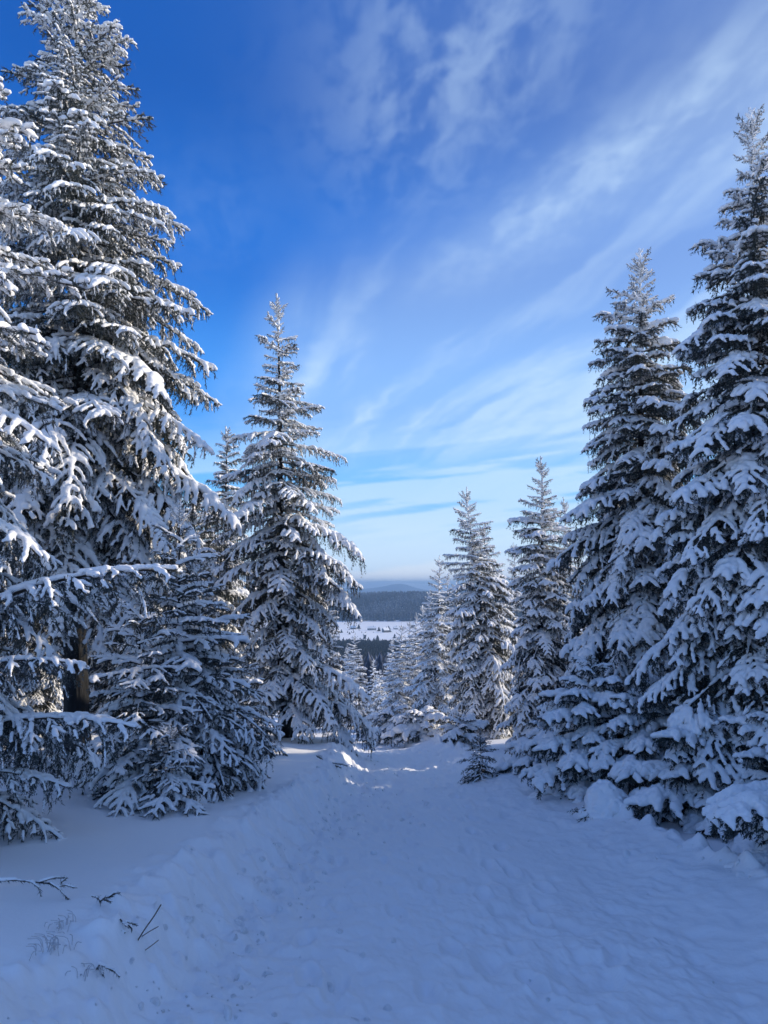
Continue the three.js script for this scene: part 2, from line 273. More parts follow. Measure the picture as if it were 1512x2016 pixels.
/* the twigs of one bough. o: L length, bend (radians the axis bows down by its end), lat (longest side twig / L), gap, sub (gap of the third order), hang (radians), curtain (bare twigs that hang below) */
const along = (pts, t) => { const f = clamp(t, 0, .9999) * (pts.length - 1), i = Math.floor(f); return [pts[i].clone().lerp(pts[i + 1], f - i), pts[i + 1].clone().sub(pts[i]).normalize()]; };
function skeleton(o, R) {
  const rr = (a, b) => a + (b - a) * R(), twigs = [];
  const grow = (p, dir, len, hang, n, wig) => {
    const pts = [p.clone()], st = len / n; let d = dir.clone().normalize();
    for (let i = 0; i < n; i++) { const q = p.clone().addScaledVector(d, st); pts.push(q); p = q; d.y -= hang / n * (.6 + .8 * (i / n)); d.x += rr(-wig, wig); d.z += rr(-wig, wig); d.y += rr(-wig, wig) * .5; d.normalize(); }
    return pts;
  };
  const main = grow(V(0, 0, 0), V(1, o.rise ?? .06, 0), o.L, o.bend, 14, .035);
  twigs.push({ pts: main, lvl: 0 });
  const up = V(0, 1, 0); let side = 1;
  for (let s = o.bare ?? .12; s < .985; s += o.gap / o.L * rr(.7, 1.3)) {
    side = -side; const [p, d] = along(main, s), right = d.clone().cross(up).normalize();
    const ang = side * rr(46, 70) * (1 - .3 * s) * Math.PI / 180;
    const dir = d.clone().multiplyScalar(Math.cos(ang)).addScaledVector(right, Math.sin(ang)); dir.y += rr(-.15, .12) + (o.lift ?? 0);
    const sil = (.45 + .55 * sstep(0, .3, s)) * (1 - s) ** .6 + .10;
    const len = Math.max(.07, o.L * o.lat * sil * rr(.55, 1.2));
    const lat = grow(p, dir, len, o.hang * rr(.6, 1.3), Math.max(3, Math.min(7, Math.round(len / .07))), .06);
    twigs.push({ pts: lat, lvl: 1 });
    let s2 = R() < .5 ? 1 : -1;
    for (let q = .2; q < .96; q += o.sub / len * rr(.75, 1.3)) {
      s2 = -s2; const [p2, d2] = along(lat, q), r2 = d2.clone().cross(up); if (r2.lengthSq() < .02) r2.copy(right); r2.normalize();
      const a2 = s2 * rr(34, 54) * Math.PI / 180, e = d2.clone().multiplyScalar(Math.cos(a2)).addScaledVector(r2, Math.sin(a2)); e.y += rr(-.3, .05) - o.hang * .14;
      const l2 = Math.max(.045, Math.min(.2, len * .36 * (1 - q * .7) * rr(.6, 1.2)));
      twigs.push({ pts: grow(p2, e, l2, o.hang * rr(.5, 1.0), 2 + (l2 > .12), .08), lvl: 2 });
      if (R() < o.curtain) { const f = V(rr(-.25, .45), -1, rr(-.3, .3)), l3 = (o.fringe ?? 1) * Math.min(.34, .05 + o.L * .13 * rr(.5, 1.4) * (1 - .5 * s)); twigs.push({ pts: grow(p2, f, l3, .2, 3, .1), lvl: 3 }); }
    }
  }
  for (let s = .1; s < .95 && o.curtain; s += .06 / o.L) { const [p, d] = along(main, s), f = V(d.x * rr(.0, .5), -1, rr(-.4, .4)); twigs.push({ pts: grow(p, f, (o.fringe ?? 1) * Math.min(.4, .06 + o.L * .16 * rr(.5, 1.3)), .2, 3, .1), lvl: 3 }); }
  return twigs;
}
/* needles and snow on those twigs. o: snow, frost, cell, miss */
function dress(twigs, o, R) {
  const rr = (a, b) => a + (b - a) * R(), caps = [], P = [], C = [], up = V(0, 1, 0);
  const green = o.green ?? [.013, .024, .018], L = o.L;
  const tri = (a, b, c, ca, cc) => { P.push(a.x, a.y, a.z, b.x, b.y, b.z, c.x, c.y, c.z); C.push(...ca, ...ca, ...cc); };
  const brown = o.wood ?? [.050, .038, .030], rime = [.72, .74, .78];
  for (const { pts, lvl } of twigs) {
    const n = pts.length - 1, patch = (lvl === 3 && !(o.coat && R() < o.coat)) || (lvl === 2 && R() < o.miss);
    for (let i = 0; i < n; i++) {
      const a = pts[i], b = pts[i + 1], d = b.clone().sub(a), len = d.length(); d.divideScalar(len);
      const r0 = d.clone().cross(Math.abs(d.y) > .9 ? V(1, 0, 0) : up).normalize(), u0 = r0.clone().cross(d).normalize();
      if (lvl < 2) {                                                   // wood
        const w0 = o.stout ?? .012 * L, ra = lvl ? .0045 * (1 - .5 * i / n) : w0 * (1 - i / n) + .005, rb = lvl ? ra * .9 : w0 * (1 - (i + 1) / n) + .004;
        for (let k = 0; k < 3; k++) { const c0 = k * 2.0944, c1 = c0 + 2.0944, q = (p, r, c) => p.clone().addScaledVector(r0, Math.cos(c) * r).addScaledVector(u0, Math.sin(c) * r); const A = q(a, ra, c0), B = q(a, ra, c1), D = q(b, rb, c0), E = q(b, rb, c1); tri(A, B, D, brown, brown); tri(B, E, D, brown, brown); }
      }
      if (lvl || i > n * (o.bareMain ?? .25)) {                        // needles, in small tufts that lean forward
        const m = Math.max(2, Math.round(len / (o.needleGap ?? .0058)));
        for (let k = 0; k < m; k++) {
          const c = rr(0, 6.283), fwd = rr(.45, .95), nl = (o.needle ?? .027) * rr(.7, 1.25) * (R() < .14 ? 1.6 : 1), w = nl * .17, p = a.clone().addScaledVector(d, len * R());
          const rad = r0.clone().multiplyScalar(Math.cos(c)).addScaledVector(u0, Math.sin(c)), tan = rad.clone().cross(d);
          const tip = p.clone().addScaledVector(rad, nl * .9).addScaledVector(d, nl * fwd);
          const fr = clamp((lvl === 3 ? .9 : 1) * o.frost * rr(.25, 1.35) * (.75 + .35 * Math.sin(c)) * (.5 + n3(p.x * 9, p.y * 9, p.z * 9 + o.seed))), v = rr(.7, 1.3);
          tri(p.clone().addScaledVector(tan, w), p.clone().addScaledVector(tan, -w), tip, green.map((x, q) => lerp(x * v, rime[q], fr * .45)), green.map((x, q) => lerp(x * v, rime[q], fr)));
        }
      }
      if (patch) continue;
      const ln = n3(a.x * 4.2 + o.seed, a.y * 4.2, a.z * 4.2 + 7), load = o.coat ? .7 + .6 * ln : .22 + 1.55 * ln;
      if (lvl && ln < .24) continue;
      const steep = Math.max(0, -d.y), keep = 1 - .5 * sstep(.5, 1, steep), th = o.snow * keep * rr(.75, 1.25) * load;
      const r = (lvl === 0 ? .036 : lvl === 1 ? .029 : lvl === 2 ? .019 : .015) * th, tap = lvl === 0 ? 1 - .45 * (i / n) : 1 - .25 * (i / n);
      if (lvl && i === 0 && R() < .3) continue;
      if (lvl === 1 && R() < o.miss * .34) continue;
      const lift = V(0, 1, 0).multiplyScalar(r * .6).addScaledVector(u0, (u0.y > 0 ? 1 : -1) * r * .3 * steep);
      const over = lvl === 2 && i === n - 1 ? .004 : 0;
      caps.push({ a: a.clone().add(lift), b: b.clone().addScaledVector(d, over).add(lift), r0: Math.max(r * tap, o.cell * .62), r1: Math.max(r * tap * .9, o.cell * .62) });
    }
  }
  const g = new THREE.BufferGeometry(); g.setAttribute('position', new THREE.Float32BufferAttribute(P, 3)); g.setAttribute('color', new THREE.Float32BufferAttribute(C, 3)); g.computeVertexNormals();
  const s = fuse(caps, o.cell, (o.melt ?? .013) * Math.min(1.5, o.snow) + .002, .014 * o.snow, .04, o.coat ? 1.15 : 1.9);
  triangles += P.length / 9 + s.index.count / 3;
  return { L, g, s };
}
function makeBranch(o) { const R = rng(o.seed); return dress(skeleton(o, R), o, R); }
const LIB = {};
{
  let seed = 100; const add = (k, n, o) => { LIB[k] ??= []; for (let i = 0; i < n; i++) LIB[k].push(makeBranch({ ...o, bend: o.bend * (.8 + .2 * i), seed: seed += 7 })); };
  // thick soft snow over hanging dark fingers
  add('heavy', 3, { L: .5, bend: .3, lat: .48, gap: .052, sub: .046, hang: .8, snow: .92, frost: .20, cell: .0085, miss: .42, curtain: .3 });
  add('heavy', 4, { L: .95, bend: .55, lat: .44, gap: .055, sub: .054, hang: 1.2, snow: 1.0, frost: .17, cell: .0105, miss: .42, curtain: .5 });
  add('heavy', 5, { L: 1.5, bend: .7, lat: .38, gap: .064, sub: .060, hang: 1.45, snow: 1.1, frost: .16, cell: .0125, miss: .45, curtain: .55 });
  add('heavy', 4, { L: 2.2, bend: .85, lat: .31, gap: .074, sub: .070, hang: 1.65, snow: 1.22, frost: .16, cell: .015, miss: .45, curtain: .55 });
  // rime: a white coat on every twig, short hanging fingers
  add('rime', 3, { L: .5, bend: .02, lat: .5, gap: .062, sub: .055, hang: .5, snow: .78, frost: .42, cell: .0085, miss: .3, curtain: .4, coat: .5, fringe: .7, needleGap: .0065 });
  add('rime', 3, { L: .95, bend: .2, lat: .48, gap: .075, sub: .065, hang: .9, snow: .82, frost: .38, cell: .0105, miss: .35, curtain: .55, coat: .42, fringe: .7, needleGap: .0065 });
  add('rime', 3, { L: 1.5, bend: .35, lat: .42, gap: .088, sub: .075, hang: 1.1, snow: .9, frost: .35, cell: .0125, miss: .38, curtain: .6, coat: .38, fringe: .7, needleGap: .0065 });
  add('rime', 3, { L: 2.2, bend: .45, lat: .36, gap: .105, sub: .085, hang: 1.2, snow: 1.0, frost: .33, cell: .015, miss: .38, curtain: .6, coat: .36, fringe: .65, needleGap: .008 });
  // the same, shedding: dark needles between the white
  add('shed', 3, { L: .5, bend: .02, lat: .5, gap: .058, sub: .05, hang: .5, snow: .72, frost: .24, cell: .0085, miss: .45, curtain: .4, coat: .22, fringe: .7 });
  add('shed', 3, { L: .95, bend: .2, lat: .48, gap: .066, sub: .056, hang: .9, snow: .78, frost: .22, cell: .0105, miss: .48, curtain: .6, coat: .2, fringe: .7 });
  add('shed', 3, { L: 1.5, bend: .35, lat: .42, gap: .076, sub: .064, hang: 1.1, snow: .88, frost: .20, cell: .0125, miss: .5, curtain: .65, coat: .2, fringe: .7 });
  add('shed', 3, { L: 2.2, bend: .45, lat: .36, gap: .09, sub: .074, hang: 1.2, snow: 1.0, frost: .19, cell: .015, miss: .5, curtain: .65, coat: .2, fringe: .7 });
  // open frosted shoots of the tree tops
  add('shoot', 3, { L: .5, bend: -.05, lat: .46, gap: .07, sub: .07, hang: .3, snow: .70, frost: .7, cell: .008, miss: .15, curtain: .2, coat: .8, bareMain: 0, fringe: .6 });
  add('shoot', 2, { L: .9, bend: .0, lat: .40, gap: .085, sub: .09, hang: .45, snow: .72, frost: .8, cell: .010, miss: .1, curtain: .15, coat: 1, fringe: .5 });
  add('spire', 4, { L: .75, rise: .02, bend: -.03, lat: .26, gap: .10, sub: 9, hang: -.3, lift: .35, snow: .66, frost: .8, cell: .0085, miss: .1, curtain: 0, coat: 1, bareMain: 0, bare: .3 });
  // young spruces: open twigs
  add('young', 3, { L: .5, bend: .35, lat: .5, gap: .062, sub: .07, hang: .6, snow: .62, frost: .24, cell: .008, miss: .25, curtain: .05 });
  add('young', 4, { L: 1.0, bend: .7, lat: .46, gap: .068, sub: .075, hang: .9, snow: .88, frost: .22, cell: .0105, miss: .25, curtain: .15 });
  add('frosty', 4, { L: 1.75, bend: .55, lat: .34, gap: .072, sub: .06, hang: 1.35, snow: .74, frost: .26, cell: .011, miss: .35, curtain: .45, coat: .2, needle: .028 });
  // low bushes under lumps of snow
  add('bush', 4, { L: .9, bend: .6, lat: .5, gap: .085, sub: .07, hang: 1.0, snow: 1.75, frost: .10, cell: .0135, miss: .6, needle: .036, curtain: .35, melt: .02 });
  // scarcely any snow
  add('bare', 2, { L: .3, bend: .1, lat: .5, gap: .04, sub: .05, hang: .2, snow: .35, frost: .12, cell: .007, miss: .75, needle: .02, curtain: 0 });
}
console.log('branch library triangles', triangles);

// ------------------------------------------------------------------ spruces
const UP = V(0, 1, 0);
function trunkGeometry(pts, r0, r1, sides = 10) {                     // a tapered, slightly uneven stem
  const P = [], U = [], I = [], n = pts.length - 1;
  for (let i = 0; i <= n; i++) for (let k = 0; k <= sides; k++) { const t = i / n, c = k / sides * 6.28319, flare = i === 0 ? 1.35 : 1, r = lerp(r0, r1, t ** .9) * flare * (.92 + .16 * n3(Math.cos(c) * 2, pts[i].y * 3, Math.sin(c) * 2)); P.push(pts[i].x + Math.cos(c) * r, pts[i].y, pts[i].z + Math.sin(c) * r); U.push(k / sides * r0 * 8, pts[i].y * .8); }
  for (let i = 0; i < n; i++) for (let k = 0; k < sides; k++) { const a = i * (sides + 1) + k, b = a + 1, c = a + sides + 1, d = c + 1; I.push(a, c, b, b, c, d); }
  const g = new THREE.BufferGeometry(); g.setAttribute('position', new THREE.Float32BufferAttribute(P, 3)); g.setAttribute('uv', new THREE.Float32BufferAttribute(U, 2)); g.setIndex(I); g.computeVertexNormals(); return g;
}
function pick(kind, len, R) {                                          // a branch of about that length
  const all = LIB[kind]; let best = [], off = 9; for (const b of all) { const e = Math.abs(Math.log(b.L / len)); if (e < off - .01) { off = e; best = [b]; } else if (e < off + .01) best.push(b); }
  return best[Math.floor(R() * best.length)];
}
function hang(tree, kind, p, az, pitch, len, R, roll = 0) {
  const b = pick(kind, len, R), m = new THREE.Mesh(b.g, needleMat); m.name = 'branch'; m.position.copy(p); m.rotation.order = 'YZX'; m.rotation.set(roll, az, pitch); m.scale.setScalar(len / b.L);
  if (tree.userData.merged) { m.updateMatrix(); const e = tree.userData.merged; if (!e.has(b)) e.set(b, []); e.get(b).push(m.matrix.clone()); return m; }
  const s = new THREE.Mesh(b.s, boughSnow); s.name = 'snow'; m.add(s); tree.add(m); return m;
}
function settle(t) {                                                   // far trees: boughs too small to tell apart, all of one shape together
  if (!t.userData.merged) return;
  for (const [b, ms] of t.userData.merged) for (const [name, geo, mat] of [['branches', b.g, needleMat], ['snow', b.s, boughSnow]]) { const im = new THREE.InstancedMesh(geo, mat, ms.length); ms.forEach((m, i) => im.setMatrixAt(i, m)); im.name = name; im.userData.kind = 'stuff'; t.add(im); }
  delete t.userData.merged;
}
/* base and top as points of the scene; w: widest reach; e: how it narrows; from: lowest branch (share of the height); kind(f) names the branch style */
function spruce(o) {
  const R = rng(o.seed), rr = (a, b) => a + (b - a) * R();
  const base = o.base, H = o.top.y - base.y, dx = o.top.x - base.x, dz = o.top.z - base.z;
  if (o.kind === 'young') o.pitch ??= [[0, -.35], [.4, -.1], [.8, .35], [1, .8]];
  const t = thing(o.name ?? 'snowy_spruce', o.label, o.category ?? 'spruce tree', [base.x, base.y, base.z], o.group);
  if (o.far) t.userData.merged = new Map();
  const n = 16, stem = []; for (let i = 0; i <= n; i++) { const f = i / n; stem.push(V(dx * f ** (o.curl ?? 1) + (n2(f * 4, o.seed) - .5) * .03 * H * .25, f * H * .97 - (i ? 0 : .25), dz * f + (n2(f * 4, o.seed + 9) - .5) * .03 * H * .25)); }
  part('trunk', trunkGeometry(stem, o.r ?? H * .0155, .008), o.bark ?? bark, t);
  const on = (f) => { const q = clamp(f / .97, 0, .999) * n, i = Math.floor(q); return stem[i].clone().lerp(stem[i + 1], q - i); };
  let az = rr(0, 6.28);
  const N = o.n ?? 150;
  for (let i = 0; i < N; i++) {
    const u = (i + rr(0, .8)) / N, f = o.from + (1 - o.from) * (1 - (1 - u) ** (o.dense ?? .85)) ;
    if (f > .985) continue;
    az += 2.39996 + rr(-.35, .35);
    let len = (o.prof ? curve(o.prof, f) * (o.wide ?? 1.0) : o.w * (1 - f) ** o.e * (1 - .35 * sstep(o.from + .15, o.from, f)) + .10) * rr(.80, 1.14) * (.66 + .68 * n3(Math.cos(az) * 1.3 + 9, f * 8 + o.seed, Math.sin(az) * 1.3 + 9));
    if (o.trim) len *= o.trim(f, az, R);
    if (len < .08) continue;
    const pitch = curve(o.pitch ?? [[0, -.50], [.3, -.38], [.6, -.17], [.85, .2], [1, .75]], f) + rr(-.13, .13);
    hang(t, o.spiky && f > o.spiky + rr(-.05, .05) ? 'shoot' : typeof o.kind === 'function' ? o.kind(f, R) : o.kind, on(f), az, pitch, len, R, rr(-.12, .12));
  }
  // the leader and its ring of upright shoots
  const lk = o.leader ?? 'shoot';
  hang(t, o.leader ?? 'spire', on(.93), rr(0, 6.28), 1.48 + rr(-.06, .06), H * .06 + .16, R);
  for (let k = 0; k < 5; k++) hang(t, lk, on(.945 + .008 * k), k * 1.256 + rr(-.3, .3), rr(.6, 1.0), (H * .018 + .12) * rr(.7, 1.2), R);
  for (const e of o.extra ?? []) {                                     // single boughs that the photograph shows clearly
    const p = e.from.clone().sub(base), q = e.to.clone().sub(base), v = q.clone().sub(p), len = v.length() * (e.k ?? 1.04);
    hang(t, e.kind, p, Math.atan2(-v.z, v.x), Math.asin(clamp(v.y / v.length(), -1, 1)) + (e.lift ?? .2), len, R);
  }
  settle(t);
  return shade(t);
}
const stand = (u, v, d) => { const p = at(u, v, d); p.y = ground(p.x, p.z) - .05; return p; };
const mixed = (a, b, p) => (f, R) => (R() < p(f) ? a : b);

function copy(src, label, base, turn, k = 1, group) {                 // another tree of the same build
  const c = src.clone(); c.name = numbered(src.name.replace(/_\d+$/, '')); c.userData = { label, category: src.userData.category }; if (group) c.userData.group = group;
  c.position.copy(base); c.rotation.y = turn; c.scale.setScalar(k); scene.add(c); return c;
}
// left side
spruce({ seed: 11, base: stand(-195, 1500, 5.4), top: V(-3.55, 6.45, -5.5), prof: [[.04, 1.1], [.25, 1.35], [.45, 1.25], [.62, 1.0], [.73, .76], [.84, .53], [.92, .34], [1, .12]], from: .06, n: 150, kind: mixed('rime', 'frosty', (f) => sstep(.3, .55, f)), label: 'spruce cut off by the left edge, nearest on the left side',
  extra: [{ kind: 'frosty', from: at(-135, 1235, 5.3), to: at(310, 1280, 5.0), lift: .42, k: 1.08 }, { kind: 'frosty', from: at(-120, 1445, 5.3), to: at(240, 1515, 5.0), lift: .3 }, { kind: 'frosty', from: at(-120, 1330, 5.3), to: at(150, 1390, 4.9), lift: .3 }, { kind: 'frosty', from: at(-130, 1520, 5.4), to: at(110, 1590, 5.2), lift: .25 }, { kind: 'frosty', from: at(-150, 1400, 5.5), to: at(130, 1500, 5.5), lift: .3 }, { kind: 'frosty', from: at(-150, 1270, 5.5), to: at(90, 1340, 5.6), lift: .3 }, { kind: 'frosty', from: at(-160, 1560, 5.5), to: at(60, 1600, 5.7), lift: .2 }] });
spruce({ seed: 21, base: stand(148, 1500, 9.2), top: at(160, -60, 9.2), r: .16, prof: [[.2, 1.7], [.43, 1.95], [.54, 1.85], [.68, 1.5], [.727, 1.25], [.795, .92], [.886, .7], [.958, .5], [1, .2]], from: .23, n: 215, kind: (f, R) => (R() < .15 + .85 * sstep(.35, .6, f) ? (R() < .3 ? 'rime' : 'shed') : 'heavy'), leader: 'rime', label: 'tallest spruce on the left, rimed crown in sunlight, lower trunk bare and dark' });
spruce({ seed: 31, base: stand(560, 1485, 14), top: at(545, 588, 14), r: .13, prof: [[.1, .9], [.2, .85], [.28, .95], [.36, 1.4], [.43, 1.5], [.53, 1.2], [.66, 1.05], [.744, .82], [.8, .52], [.89, .42], [.96, .2], [1, .1]], from: .1, n: 165, spiky: .91, kind: (f, R) => (R() < .15 + .8 * sstep(.35, .7, f) ? (R() < .5 ? 'rime' : 'shed') : 'heavy'), trim: (f, az, R) => (R() < .35 ? .55 : 1.08), label: 'tall spruce alone at the left rim of the path, lowest bough sweeping the snow',
  extra: [{ kind: 'heavy', from: at(560, 1300, 14), to: at(672, 1440, 13.3), lift: .65, k: 1.12 }, { kind: 'heavy', from: at(562, 1370, 14), to: at(722, 1476, 13.4), lift: .5, k: 1.1 }, { kind: 'heavy', from: at(560, 1330, 14), to: at(640, 1470, 13.0), lift: .6, k: 1.1 }, { kind: 'heavy', from: at(560, 1360, 14), to: at(700, 1488, 13.2), lift: .35, k: 1.1 }, { kind: 'heavy', from: at(560, 1330, 14), to: at(726, 1462, 13.6), lift: .4, k: 1.12 }, { kind: 'heavy', from: at(560, 1380, 14), to: at(600, 1478, 12.9), lift: .4, k: 1.05 }, { kind: 'heavy', from: at(558, 1370, 14), to: at(490, 1470, 13.6), lift: .4, k: 1.05 }, { kind: 'heavy', from: at(560, 1030, 14), to: at(722, 1085, 13.8) }, { kind: 'heavy', from: at(560, 1090, 14), to: at(712, 1150, 13.6) }] });
const behindLeft = spruce({ seed: 35, base: stand(440, 1450, 17), top: at(446, 846, 17), w: 1.25, e: .7, from: .05, n: 140, kind: 'heavy', label: 'spruce between the two tall ones on the left, its thin leader against the sky' });
spruce({ seed: 36, base: stand(645, 1430, 20), top: at(642, 1150, 20), w: .72, e: .7, from: .04, n: 110, kind: mixed('rime', 'heavy', () => .5), label: 'sunlit spruce half hidden behind the one at the left rim of the path' });
spruce({ seed: 37, base: stand(380, 1470, 15), top: at(384, 985, 15), w: 1.8, e: .65, from: .04, n: 140, kind: 'heavy', label: 'shaded spruce behind the open young ones on the left' });
copy(behindLeft, 'shaded spruce behind the bare trunk of the tallest one on the left', stand(215, 1480, 13.5), 1.1, .8);
copy(behindLeft, 'spruce behind the nearest one at the left edge, deep in shade', stand(30, 1480, 12.5), 2.4, .95);
copy(behindLeft, 'low dark spruce between the nearest one and the bare trunk on the left', stand(55, 1490, 10.4), 4.4, .5);
copy(behindLeft, 'spruce at the far left, behind everything else at that edge', stand(-180, 1480, 11), 3.6, 1.05);
copy(behindLeft, 'dark spruce seen low between the young ones and the tall ones on the left', stand(300, 1480, 17), 5.1, .72);
const twin = spruce({ seed: 38, far: true, spiky: .86, base: stand(699, 1425, 31), top: at(697, 1252, 31), w: .85, e: .75, from: .03, n: 90, kind: 'rime', label: 'right and taller of the twin spruces left of where the path drops away' });
spruce({ seed: 39, far: true, spiky: .86, base: stand(683, 1425, 32.5), top: at(684, 1275, 32.5), w: .8, e: .75, from: .03, n: 80, kind: 'rime', label: 'left and shorter of the twin spruces left of where the path drops away' });
[[735, 1300, 52, 1.0, 'leftmost'], [748, 1322, 47, .9, 'middle'], [762, 1308, 54, 1.0, 'rightmost']].forEach(([u, v, d, w, which], i) => spruce({ seed: 60 + i, far: true, spiky: .86, base: stand(u, 1420, d), top: at(u, v, d), w, e: .8, from: .03, n: 60, kind: 'heavy', label: which + ' of three small shaded spruces in the dip at the far end of the path' }));

// young spruces on the left
spruce({ seed: 71, name: 'young_spruce', base: stand(350, 1560, 7.7), top: at(354, 1008, 7.7), r: .028, w: .95, e: .75, from: .05, n: 62, dense: .7, kind: 'young', label: 'taller young spruce on the left, long thin leader of frosted rings' });
spruce({ seed: 72, name: 'young_spruce', base: stand(402, 1540, 8.2), top: at(381, 1108, 8.2), r: .026, w: .98, e: .7, from: .04, n: 66, dense: .7, kind: 'young', label: 'bushy young spruce just right of the tallest young one' });
spruce({ seed: 73, name: 'young_spruce', base: stand(278, 1560, 7.2), top: at(276, 1178, 7.2), r: .022, w: .72, e: .75, from: .04, n: 46, dense: .7, kind: 'young', label: 'smaller young spruce left of the tallest young one, bare forked leader' });
spruce({ seed: 74, name: 'young_spruce', base: stand(332, 1570, 6.9), top: at(334, 1448, 6.9), r: .012, w: .42, e: .6, from: .05, n: 26, kind: 'young', label: 'knee high spruce seedling in front of the young ones on the left' });
spruce({ seed: 75, name: 'young_spruce', base: stand(470, 1520, 10.5), top: at(462, 1290, 10.5), r: .018, w: .75, e: .6, from: .03, n: 50, kind: 'young', label: 'low dark young spruce left of the tall one at the path rim' });

// right side
const tallRight = spruce({ seed: 41, base: stand(1480, 1500, 7.6), top: at(1478, 225, 7.6), r: .13, prof: [[.05, .95], [.32, 1.10], [.52, .94], [.65, .74], [.8, .43], [.9, .25], [1, .08]], from: .08, wide: 1.17, spiky: .92, n: 225, kind: mixed('rime', 'heavy', (f) => .75 * sstep(.72, .95, f)), label: 'tallest spruce on the right, next to the right edge, snow thick on its boughs',
  extra: [{ kind: 'heavy', from: at(1470, 640, 7.6), to: at(1338, 690, 7.4), lift: .2 }] });
spruce({ seed: 51, base: stand(1262, 1490, 10.2), top: at(1258, 500, 10.2), r: .13, prof: [[.05, 1.05], [.23, 1.28], [.37, 1.24], [.51, 1.1], [.605, .88], [.76, .62], [.86, .4], [.95, .18], [1, .08]], from: .09, wide: 1.17, spiky: .89, n: 215, kind: mixed('rime', 'heavy', (f) => .8 * sstep(.7, .92, f)), label: 'second tallest spruce on the right, left of the one at the right edge' });
spruce({ seed: 52, base: stand(1062, 1470, 15), top: at(1066, 908, 15), r: .1, prof: [[.03, 1.0], [.3, .86], [.57, .72], [.69, .64], [.82, .46], [.92, .25], [1, .1]], from: .03, spiky: .85, n: 160, kind: mixed('rime', 'heavy', (f) => .9 * sstep(.5, .85, f)), label: 'middle sized spruce third from the right edge, spiky sunlit top' });
spruce({ seed: 53, base: stand(958, 1450, 19), top: at(916, 966, 19), curl: 2.0, r: .11, prof: [[.03, 1.2], [.31, 1.25], [.51, .95], [.76, .65], [.88, .35], [1, .1]], from: .03, spiky: .84, n: 150, kind: mixed('rime', 'heavy', (f) => .9 * sstep(.45, .8, f)), label: 'spruce whose sparse top leans to the left' });
spruce({ seed: 54, base: stand(990, 1440, 21.5), top: at(952, 1036, 21.5), curl: 1.2, r: .1, w: 1.3, e: .8, from: .03, n: 120, kind: mixed('rime', 'heavy', () => .6), label: 'sunlit spruce close behind the one with the leaning top' });
spruce({ seed: 55, base: stand(852, 1440, 24), top: at(866, 1100, 24), r: .08, w: 1.1, e: .9, from: .02, spiky: .75, n: 120, kind: mixed('rime', 'heavy', () => .5), label: 'slim pale spruce left of the leaning one, its thin tip before the wooded ridge' });
spruce({ seed: 56, far: true, spiky: .86, base: stand(780, 1440, 28), top: at(792, 1232, 28), w: .85, e: .8, from: .02, n: 90, kind: 'rime', label: 'lowest of the pale spruces on the right, its tip before the dark wood' });
spruce({ seed: 57, far: true, spiky: .86, base: stand(815, 1440, 29), top: at(820, 1212, 29), w: .85, e: .8, from: .02, n: 90, kind: 'rime', label: 'pale spruce in the right row, its tip level with the snowfield houses' });
spruce({ seed: 58, far: true, spiky: .86, base: stand(838, 1440, 32), top: at(832, 1196, 32), w: .85, e: .8, from: .02, n: 90, kind: 'rime', label: 'pale spruce in the right row, its tip before the foot of the ridge' });
[[772, 1262, 38, .8, 'second lowest of the pale spruces, just right of the dip'], [806, 1226, 34, .85, 'pale spruce tucked between the low ones of the right row'], [848, 1165, 30, .95, 'bright spruce tip just left of the slim pale one'], [882, 1132, 30, .95, 'bright spruce tip just right of the slim pale one']].forEach(([u, v, d, w, label], i) => spruce({ seed: 160 + i, far: true, spiky: .86, base: stand(u + 4, 1435, d), top: at(u, v, d), w, e: .8, from: .02, n: 90, kind: 'rime', label }));
spruce({ seed: 59, far: true, spiky: .86, base: stand(1010, 1440, 26), top: at(1012, 1075, 26), w: 1.1, e: .8, from: .02, n: 90, kind: 'rime', label: 'bright spruce with a thin bare tip, left behind the spiky topped one' });
spruce({ seed: 60, far: true, spiky: .86, base: stand(1108, 1440, 24), top: at(1112, 985, 24), w: 1.2, e: .8, from: .02, n: 110, kind: 'rime', label: 'bright spruce right behind the spiky topped one' });
spruce({ seed: 61, base: stand(1425, 1440, 17), top: at(1428, 815, 17), w: 1.2, e: .8, from: .02, n: 120, kind: 'rime', label: 'sunlit spruce seen in the gap between the two tall ones on the right' });
spruce({ seed: 62, base: stand(905, 1440, 28), top: at(898, 1150, 28), w: 1.1, e: .8, from: .02, n: 90, far: true, kind: 'rime', label: 'bright spruce behind the slim pale one and the leaning one' });

// the wood goes on to the right, beyond the frame, and shades the path
[[5.0, -3.6, .3, .95], [5.9, -1.0, 1.7, 1.0], [7.4, -5.6, 2.9, 1.05], [8.2, -9.2, 4.2, .95], [7.6, 1.6, 5.0, 1.0], [9.6, -2.6, .9, 1.1], [9.0, -13.5, 2.2, .95], [10.5, -17.5, 3.3, .95], [5.1, -5.6, 1.2, .85], [6.6, -4.6, 4.6, .9], [6.1, -9.9, .5, .9], [6.5, -6.9, 3.9, .85], [5.7, -7.3, .1, .68], [4.9, -14.2, 2.0, .72], [6.2, -15.5, 5.6, .62]].forEach(([x, z, a, k], i) =>
  copy(tallRight, 'snowy spruce of the wood right of the path, outside the picture', V(x, ground(x, z) - .05, z), a, k, 'spruces of the wood right of the path'));

